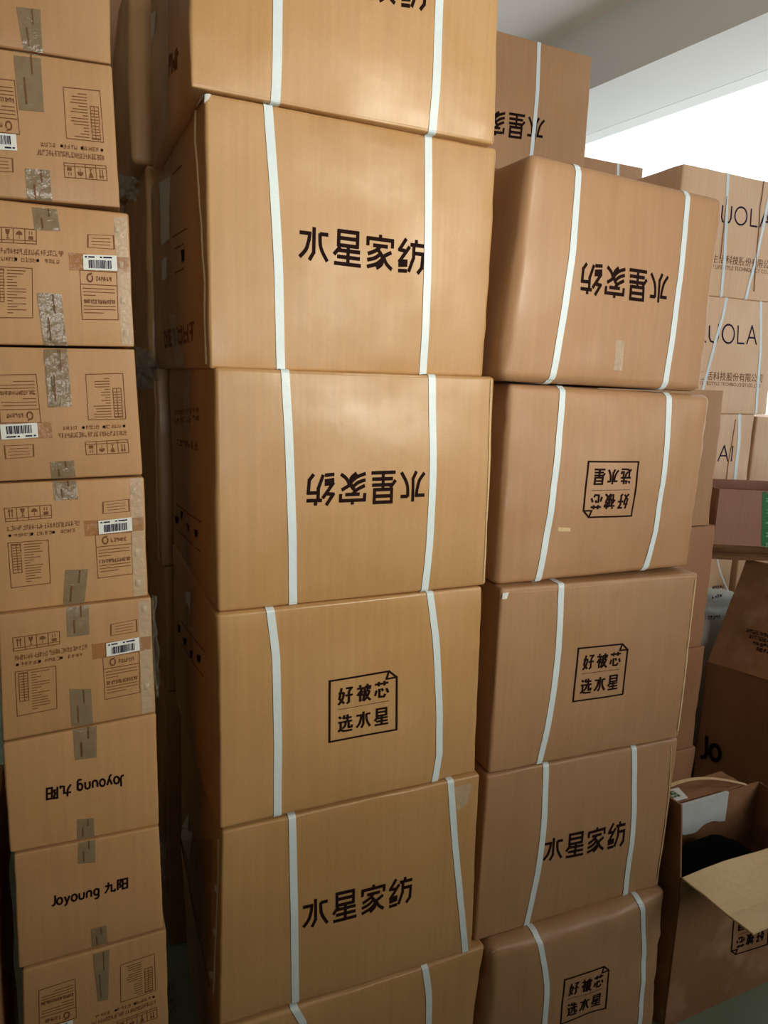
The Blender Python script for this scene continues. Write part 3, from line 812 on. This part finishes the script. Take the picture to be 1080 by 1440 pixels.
# a second small stack left of it, only a sliver in view
for k in range(4):
    h = 0.236
    Carton(['box on the floor at the far left edge, below the view', 'second box of the far left sliver stack, below the view', 'box sliver at the bottom left corner of the photo, left of the left stack', 'top box of the sliver stack at the far left edge, above the bottom left corner'][k],
           (-0.302 + 0.004 * k, 1.372, h * k), 0, 0.27, 0.38, h - 0.001, mat='kraft_l', seed=60 + k, r=0.004, bulge=0.003, group='sliver stack at the far left edge')

# ================================================================== STACK BEHIND A, LEFT (G)
GG = 'cartons of the rear stack showing between the two front stacks'
gy = 2.12
gl = [(182, 100), (207, 350), (224, 650), (237, 1000), (238, 1240)]
gz = [at_y((205, 231), gy).z, at_y((215, 516), gy).z, at_y((235, 796), gy).z]
hs = gz[0] - gz[1]
gzs = [gz[0] + 0.46, gz[0], gz[1], gz[2], gz[2] - 0.40, 0.0]
glab = ['upper rear box seen in the gap, pale front strip rounded at its foot',
        'second box of the rear stack in the gap, its front strip narrowing downward',
        'third rear box in the gap, folded double board edge along its front',
        'fourth box of the rear stack in the gap, dark side and thin pale edge',
        'lowest box of the rear stack in the dark gap by the floor']
for i in range(5):
    zt, zb = gzs[i], gzs[i + 1]
    xl = at_y(gl[i], gy).x
    g = Carton(glab[i], (xl + 0.30, gy, zb), [0.0, 0.02, 0.0, -0.01, 0.0][i], 0.6, 0.5, zt - zb - 0.002, mat='kraft', seed=70 + i, r=[0.014, 0.010, 0.006, 0.006, 0.006][i],
               bulge=[0.008, 0.012, 0.006, 0.005, 0.005][i], dent=0.003, group=GG)
    if i == 2:
        g.ridge('L', [(219, 532), (221, 600), (223, 680), (224, 740), (224, 792)], 0.016, 'kraft_b', 'folded_flap', 0.006)
    if i == 4:
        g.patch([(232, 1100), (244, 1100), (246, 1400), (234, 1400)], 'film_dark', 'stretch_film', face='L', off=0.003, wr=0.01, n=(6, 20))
# dark boxes added far behind the left stack to keep the gap dark
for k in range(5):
    Carton(['bottom', 'second', 'third', 'fourth', 'fifth'][k] + ' box of the dark stack added behind the left stack, counted from the floor',
           (0.06, 2.68 + 0.01 * (k % 2), 0.62 * k), 0, 0.56, 0.55, 0.618, mat='kraft_dark', seed=80 + k, r=0.006, group='dark stack added behind the left stack')

# crumpled stretch film hanging in the gap
def crumple(label, ctr, sx, sz, mat='film', seed=0, amp=0.02, yaw=0.3, n=16, m=14, hang=None):
    V, F = [], []
    R = Matrix.Rotation(yaw, 3, 'Z')
    for j in range(m + 1):
        for i in range(n + 1):
            a, b = i / n - .5, j / m - .5
            k = Vector((a * 6 + seed, b * 5, seed * 1.7))
            w = 1 + 0.35 * noise.noise(Vector((b * 4, seed, 2)))
            p = Vector((a * sx * w, amp * noise.noise(k) * 2 + amp * noise.noise(k * 2.7), b * sz + amp * .5 * noise.noise(k * 1.9)))
            V.append(R @ p)
    for j in range(m):
        for i in range(n):
            k = j * (n + 1) + i; F.append((k, k + 1, k + n + 2, k + n + 1))
    o = mesh_obj('stretch_film', V, F, mat, None); o.location = ctr
    tag(o, label, 'plastic film'); return o
crumple('crumpled clear film sticking out of the gap beside the second box of the left stack', at_y((176, 262), 1.95), 0.06, 0.05, seed=1, amp=0.022)
crumple('larger glinting ball of clear film in the gap above the third rear box', at_y((200, 520), 2.0), 0.07, 0.10, seed=2, amp=0.035)
crumple('long torn strip of clear film hanging in the gap beside the icon boxes', at_y((214, 910), 1.47), 0.024, 0.22, seed=3, amp=0.010)
crumple('narrow strip of clear film hanging beside the brand name boxes', at_y((226, 1215), 1.56), 0.025, 0.14, seed=4, amp=0.012, yaw=0.8)
crumple('dim film strip low in the gap at the foot of the front stack', at_y((238, 1420), 1.60), 0.025, 0.16, seed=5, amp=0.012)

# ================================================================== STACKS BEHIND B
GC = 'rear cartons right of the right stack'
cz = [1.860, 1.344, 0.845, 0.40, 0.0]
cxr = [2.268, 2.310, 2.330, 2.352]
clab = ['rear box peeking out right of the upside down badge carton',
        'reddish rear box with a pale top edge, right of the right stack',
        'reddish rear box standing beside the dark leaning flap',
        'lowest rear box right of the right stack, deep in shade']
for i in range(4):
    c = Carton(clab[i], (cxr[i] - 0.3, 1.932, cz[i + 1]), 0, 0.6, 0.54, cz[i] - cz[i + 1] - 0.001, mat=['kraft_b', 'kraft_red', 'kraft_red', 'kraft_red'][i], seed=90 + i, r=0.006, dent=0.003, group=GC)
    if i == 1: c.ridge('F', [(975, 741), (990, 739), (1006, 736)], 0.010, 'edge')
# the high stack behind (only its top carton shows) and the carton peeping over the top of B
pz = 3.141; pr_ = 1.989
hh = [0.475, 0.46, 0.46, 0.46, 0.46, 0.46]
z = pz
for k in range(7):
    h = 0.475 if k == 0 else (pz - 0.475) / 6
    z -= h
    lab = 'tall rear box against the window, logo upside down and half hidden by the front stack' if k == 0 else 'box hidden in the rear stack behind the right stack, level %s under the tall one' % ['', 'one', 'two', 'three', 'four', 'five', 'six'][k]
    p = Carton(lab, (pr_ - 0.31, 2.502, z), 0, 0.62, 0.55, h - 0.001, mat='kraft_b', seed=100 + k, r=0.006, group='rear stack behind the right stack')
    if k == 0:
        p.strap([(759, 62), (755, 130), (748, 208)])
        p.logo([(763, 199), (655, 184), (657, 150), (766, 167)])
zq = at_y((905, 236), 3.15).z
for k in range(6):
    h = zq / 6
    q = Carton(['bottom', 'second', 'third', 'fourth', 'fifth', 'top'][k] + (' box of the far stack, a strapped top edge peeping over the right stack' if k == 5 else ' box of the far hidden stack beyond the right stack, counted from the floor'),
               (2.60, 3.152, h * k), 0, 0.59, 0.5, h - 0.001, mat='kraft_b', seed=110 + k, r=0.006, group='far stack beyond the right stack')
    if k == 5: q.strap([(870, 229), (869, 260)])

# ================================================================== LUOLAI STACK (D)
GD = 'pale strapped cartons with the large Latin lettering at the right'
dz = [2.822, 2.288, 1.747, 1.21, 0.62, 0.0]
dx0 = [2.524, 2.530, 2.560, 2.53, 2.53]
dlab = ['top pale box with large lettering at the right, its side dark, under the window',
        'second pale box at the right whose large lettering shows almost complete',
        'third pale box at the right, only the last two letters showing, shifted left',
        'pale box under the lettering stack seen over the leaning flap',
        'lowest box of the lettering stack, hidden behind the sack']
D_ = []
for i in range(5):
    D_.append(Carton(dlab[i], (dx0[i] + [0.36, 0.36, 0.305, 0.305, 0.305][i], 2.502, dz[i + 1]), 0, [0.72, 0.72, 0.61, 0.61, 0.61][i], 0.5, dz[i] - dz[i + 1] - 0.001, mat='kraft_pale', seed=120 + i, r=0.006, bulge=0.006, dent=0.003, group=GD))
D_[0].strap([(1024, 245), (1020, 320), (1015, 415)]); D_[0].strap([(1079, 290), (1066, 350), (1050, 413)])
D_[1].strap([(1022, 420), (1005, 480), (990, 540)]); D_[1].strap([(1071, 420), (1069, 500), (1064, 578)])
D_[2].strap([(1041, 586), (1040, 620), (1032, 680)], 0.02)
lw, ln = word('LUOLAI', 6)
for i, q in ((0, [(1000, 286), (1091, 297), (1089, 323), (997, 311)]), (1, [(981, 454), (1071, 459), (1070, 485), (980, 481)]), (2, [(941, 625), (1032, 627), (1030, 649), (939, 648)])):
    D_[i].pr(q, lw, ln, 100, 4.8, 'ink_blue', 'printed_lettering')
for i, q, q2 in ((0, [(983, 355), (1090, 367), (1089, 379), (981, 367)], [(985, 370), (1090, 381), (1090, 387), (984, 377)]),
                 (1, [(965, 521), (1073, 526), (1072, 538), (964, 533)], [(966, 535), (1070, 540), (1070, 546), (966, 541)])):
    D_[i].text(q, '罗莱生活科技股份有限公司', 'ink_soft')
    D_[i].text(q2, 'LUOLAI LIFESTYLE TECHNOLOGY CO.,LTD', 'ink_soft')
D_[0].ridge('F', [(1076, 252), (1069, 292), (1063, 360), (1060, 410)], 0.006, 'kraft_dark', 'board_crease', 0.003)
D_[0].ridge('F', [(1022, 276), (1017, 320), (1012, 365)], 0.004, 'kraft_dark', 'board_crease', 0.003)
D_[2].ridge('F', [(1035, 590), (1026, 640), (1020, 678)], 0.004, 'kraft_dark', 'board_crease', 0.003)
for k in range(3):
    h = 1.735 / 3
    Carton(['bottom', 'middle', 'top'][k] + ' box of the pale stack at the right photo edge, right of the lettering stack', (3.385, 2.50, h * k), 0, 0.40, 0.42, h - 0.001, mat='kraft_pale', seed=130 + k, r=0.006, group='pale stack at the right photo edge')

# ================================================================== OPEN CARTONS
def panel(name, p, ux, uy, w, h, mat, root, th=0.005, warp=0.004, seed=0, taper=0.0, n=8, m=6):
    """a sheet of board: p corner, ux/uy unit directions, w x h, with real thickness and a slight warp"""
    ux, uy = Vector(ux).normalized(), Vector(uy).normalized(); nn = ux.cross(uy).normalized()
    V, F = [], []
    for sgn in (0, 1):
        for j in range(m + 1):
            for i in range(n + 1):
                a, b = i / n, j / m
                x = a * w * (1 - 2 * taper * b) + taper * b * w
                wv = warp * noise.noise(Vector((a * 2.2 + seed, b * 2.2, seed))) * 2
                V.append(Vector(p) + ux * x + uy * (b * h) + nn * (wv + (th / 2 if sgn else -th / 2)))
    N_ = (n + 1) * (m + 1)
    for j in range(m):
        for i in range(n):
            k = j * (n + 1) + i
            F.append((k, k + n + 1, k + n + 2, k + 1)); F.append((N_ + k, N_ + k + 1, N_ + k + n + 2, N_ + k + n + 1))
    for i in range(n):
        F.append((i, i + 1, N_ + i + 1, N_ + i)); k = m * (n + 1) + i; F.append((k, N_ + k, N_ + k + 1, k + 1))
    for j in range(m):
        k = j * (n + 1); F.append((k, N_ + k, N_ + k + n + 1, k + n + 1)); k += n; F.append((k, k + n + 1, N_ + k + n + 1, N_ + k))
    return mesh_obj(name, V, F, mat, root, smooth=False)
def open_carton(label, loc, yaw, W_, D, H, mat, inner=None, seed=0, cls_kw={}):
    c = Carton(label, loc, yaw, W_, D, H, seed=seed, build=False, bulge=0.0, dent=0.0, r=0.002, name='open_cardboard_box')
    r = c.root; t = 0.006; x = W_ / 2
    panel('side_wall', (-x, 0, 0), (1, 0, 0), (0, 0, 1), W_, H, mat, r, seed=seed, warp=0.0)
    panel('side_wall', (-x, D, 0), (1, 0, 0), (0, 0, 1), W_, H, mat, r, seed=seed + 1)
    panel('side_wall', (-x, 0.003, 0), (0, 1, 0), (0, 0, 1), D - 0.006, H, mat, r, seed=seed + 2)
    panel('side_wall', (x, 0.003, 0), (0, 1, 0), (0, 0, 1), D - 0.006, H, mat, r, seed=seed + 3)
    panel('box_floor', (-x, 0, 0.004), (1, 0, 0), (0, 1, 0), W_, D, mat, r, warp=0)
    return c
# I : open carton in front at the bottom right
I = open_carton('open carton at the bottom right, cream flap folded out over an upside down badge', (1.872, 1.262, 0), 0.0, 0.655, 0.27, 0.50, 'kraft_worn', seed=3)
panel('flap', (-0.3275, 0.0, 0.50), (1, 0, 0), (0, -1, 0.02), 0.655, 0.228, 'cream', I.root, seed=5, warp=0.006)
panel('flap', (-0.3275, 0.005, 0.50), (0, 1, 0), (-0.13, 0, 1), 0.25, 0.235, 'kraft_dark', I.root, seed=6, warp=0.001)
panel('flap', (-0.25, 0.272, 0.505), (1, 0, 0), (0, 1, -0.02), 0.50, 0.09, 'kraft_worn', I.root, seed=7, warp=0.003)
panel('flap', (0.3275, 0.005, 0.50), (0, 1, 0), (1, 0, -0.7), 0.25, 0.2, 'kraft_dark', I.root, seed=8)
I.badge([(1078, 1327), (1027, 1343), (1031, 1288), (1082, 1270)], 0.0036)
# K : dark carton with leaning flap
th = math.radians(18)
KX, KY, KH = 2.555, 1.432, 0.76
K = open_carton('dark brown open carton at the right edge with a tall scuffed flap leaning up', (KX + 0.3 * math.cos(th), KY + 0.3 * math.sin(th), 0), th, 0.60, 0.55, KH, 'kraft_dark', seed=12)
def leaning(c, far_px, hinge, inward, ydir):
    best = None
    for li in range(20, 70):
        for ai in range(0, 80):
            l, a = li / 100, math.radians(ai)
            P = Vector(hinge) + Vector(inward) * (l * math.sin(a)) + Vector((0, 0, l * math.cos(a)))
            d = P - CAMP; zf = d.dot(FW); px = 540 + 1000 * d.dot(RT) / zf; py = 720 - 1000 * d.dot(UP) / zf
            e = (px - far_px[0]) ** 2 + (py - far_px[1]) ** 2
            if best is None or e < best[0]: best = (e, l, a)
    return best
kin = Vector((math.cos(th), math.sin(th), 0))
e_, fl, fa = leaning(K, (1050, 787), (2.385, 1.955, KH), kin, None)
print('flap', e_, fl, math.degrees(fa))
fu = Vector((math.sin(fa), 0, math.cos(fa)))
panel('flap', (-0.30, 0.55, KH), (0, -1, 0), fu, 0.55, fl, 'kraft_worn', K.root, seed=14, warp=0.010, n=12, m=10)
panel('flap', (0.30, 0.55, KH), (0, -1, 0), (0.5, 0, 0.8), 0.55, 0.3, 'kraft_dark', K.root, seed=15)
panel('flap', (0.04, 0.55, KH), (1, 0, 0), (0, -0.2, 1), 0.24, 0.36, 'kraft_dark', K.root, seed=16)
# print on the flap (local frame of K)
def flap_marks(strokes, x0, y0, sx, sy, hw, mat='ink', name='printed_text'):
    V, F = strokes_geo(strokes, hw)
    nn = Vector((0, -1, 0)).cross(fu).normalized()
    if nn.x > 0: nn = -nn
    P = [Vector((-0.30, 0.55, KH)) + Vector((0, -1, 0)) * (x0 + x * sx) + fu * (y0 + y * sy) + nn * 0.014 for x, y in V]
    mesh_obj(name, P, F, mat, K.root, smooth=False)
rnd = random.Random(9)
st, w = scribble(2, rnd); flap_marks(st, 0.17, fl * 0.66, 0.0006, 0.0007, 9)
st, w = scribble(5, rnd); flap_marks(st, 0.20, fl * 0.46, 0.00045, 0.0004, 8)
for k in range(4):
    st, w = scribble(16 - 2 * k, rnd); flap_marks(st, 0.10 + 0.02 * k, fl * (0.34 - 0.045 * k), 0.00012 * 1.1, 0.00016, 9, 'ink')
# the large letter on K's left side
K.c = [(-0.30, KH), (0.30, KH), (0.30, 0), (-0.30, 0)]
st, w = word('Jo', 4)
K.pr([(985, 1030), (1018, 1036), (1018, 1072), (985, 1064)], st, w, 100, 8, 'ink', 'printed_lettering', 'L', off=0.012)
# E : opened box lying on K's flaps
E_ = open_carton('pinkish opened box with a green printed corner, lying on the raised flaps at the right', (2.385 + 0.25 * math.cos(-0.51), 2.0 + 0.25 * math.sin(-0.51), 1.247), -0.51, 0.50, 0.34, 0.225, 'kraft_pink', seed=22)
panel('flap', (-0.25, 0.0, 0.004), (1, 0, 0), (0, 0.75, -0.65), 0.5, 0.12, 'kraft_dark', E_.root, seed=25, warp=0.008)  # dark flap added to paint the band of shade below the box
E_.patch([(1072, 692), (1100, 694), (1100, 776), (1070, 772)], 'green', 'green_print', off=0.0036, ragged=0.1)
for y in (700, 716, 732, 748, 762):
    st, w = scribble(4, rnd); E_.pr([(1076, y), (1096, y + 2), (1096, y + 9), (1076, y + 7)], st, w, 100, 8, 'whiteprint', 'printed_text', off=0.0048)

# contents of the open carton I
def sheet(name, label, cat, V, F, mat, smooth=False):
    o = mesh_obj(name, V, F, mat, None, smooth); return tag(o, label, cat)
# white foam panel with a wavy lower edge, standing against the back wall
n = 28; V, F = [], []
for sgn in (0, 1):
    for i in range(n + 1):
        a = i / n; x = 1.755 + 0.27 * a
        zb_ = 0.395 + 0.018 * a + 0.010 * math.sin(a * 11) + 0.006 * noise.noise(Vector((a * 9, 0, 0)))
        y = 1.512 + 0.010 * sgn
        V += [(x, y, 0.512), (x, y, zb_)]
for i in range(n):
    a = 2 * i; b = 2 * (n + 1) + a
    F += [(a, a + 1, a + 3, a + 2), (b, b + 2, b + 3, b + 1), (a, a + 2, b + 2, b), (a + 1, b + 1, b + 3, a + 3)]
F += [(0, 2 * n + 2, 2 * n + 3, 1), (2 * n, 2 * n + 1, 4 * n + 3, 4 * n + 2)]
sheet('foam_board', 'white foam sheet with a wavy lower edge standing inside the open carton', 'foam board', V, F, 'foam')
# black bag
def blob(name, label, cat, ctr, rx, ry, rz, mat, seed, amp=0.12, flat=None, n=40, m=26, pw=0.5):
    V, F = [], []
    for j in range(m + 1):
        t = math.pi * j / m
        for i in range(n):
            f = 2 * math.pi * i / n
            d = Vector((math.sin(t) * math.cos(f), math.sin(t) * math.sin(f), math.cos(t)))
            q = Vector([math.copysign(abs(c) ** pw, c) for c in d])
            k = 1 + amp * noise.noise(d * 2.1 + Vector((seed, 0, 0))) + amp * .5 * noise.noise(d * 6 + Vector((seed, 0, 0))) - amp * .3 * abs(noise.noise(Vector((d.z * 9, d.x * 2, seed))))
            V.append((q.x * rx * k, q.y * ry * k, q.z * rz * k))
    for j in range(m):
        for i in range(n):
            F.append((j * n + i, (j + 1) * n + i, (j + 1) * n + (i + 1) % n, j * n + (i + 1) % n))
    zmin = min(v[2] for v in V)
    o = mesh_obj(name, V, F, mat, None); o.location = (ctr[0], ctr[1], ctr[2])
    return tag(o, label, cat)
blob('black_bag', 'black plastic bag filling the open carton below the white foam', 'bag', (1.80, 1.395, 0.215), 0.225, 0.108, 0.200, 'blackbag', 4, 0.06)
# torn paper label with green print lying on the back flap
V = [(1.725, 1.542, 0.510), (1.865, 1.540, 0.510), (1.885, 1.600, 0.509), (1.735, 1.605, 0.509)]
V += [(x, y, z + 0.0015) for x, y, z in V]
lab = sheet('paper_label', 'white paper label with green print lying on the back flap of the open carton', 'label', V, [(4, 5, 6, 7), (0, 3, 2, 1), (0, 1, 5, 4), (1, 2, 6, 5), (2, 3, 7, 6), (3, 0, 4, 7)], 'label')
Vg, Fg = strokes_geo(scribble(5, rnd)[0], 9)
mesh_obj('green_print', [(1.775 + x * 0.00015, 1.555 + y * 0.00036, 0.5130) for x, y in Vg], Fg, 'green', lab, False)
# loose curved strap end lying across it
V, F = [], []
for i in range(21):
    a = i / 20
    c0 = Vector((1.83 + 0.29 * a, 1.61 - 0.09 * a * a, 0.512 + 0.018 * math.sin(a * 3.1)))
    for dy, dz in ((-.006, 0), (.006, 0.002), (.006, 0.0035), (-.006, 0.0015)): V.append(c0 + Vector((0, dy, dz)))
for i in range(20):
    for k in range(4): F.append((4 * i + k, 4 * i + (k + 1) % 4, 4 * i + 4 + (k + 1) % 4, 4 * i + 4 + k))
sheet('loose_strap', 'loose pale strap end curving over the back flap of the open carton', 'strap', V, F, 'edge')
# sacks behind the leaning flap
sk = blob('woven_sack', 'white woven sack with dark print behind the leaning flap', 'sack', (2.80, 2.335, 0.465), 0.20, 0.12, 0.455, 'sack', 7, 0.06, pw=0.45)
def sack_marks(p0, n, sx, sz):
    st, w = scribble(n, rnd); V, F = strokes_geo(st, 9)
    P = []
    for x, y in V:
        q = p0 + Vector((x * sx, 0, y * sz)) - sk.location
        P.append(q)
    mesh_obj('printed_text', P, F, 'ink', sk, False)
for (px_, n_) in (((1001, 829), 5), ((1001, 842), 4), ((995, 872), 5)):
    P0 = at_y(px_, 2.19); sack_marks(P0, n_, 0.00016, 0.00018)
V, F = [], []
for i in range(17):
    a = i / 16
    c0 = at_y((1009 + 16 * a ** 1.6, 782 + 50 * a), 2.44 - 0.3 * a)
    for dx, dy in ((-.004, 0), (.004, 0), (.004, .002), (-.004, .002)): V.append(c0 + Vector((dx, dy, 0)))
for i in range(16):
    for k in range(4): F.append((4 * i + k, 4 * i + (k + 1) % 4, 4 * i + 4 + (k + 1) % 4, 4 * i + 4 + k))
sheet('dangling_strap', 'thin white strap dangling above the woven sack', 'strap', V, F, 'strap')
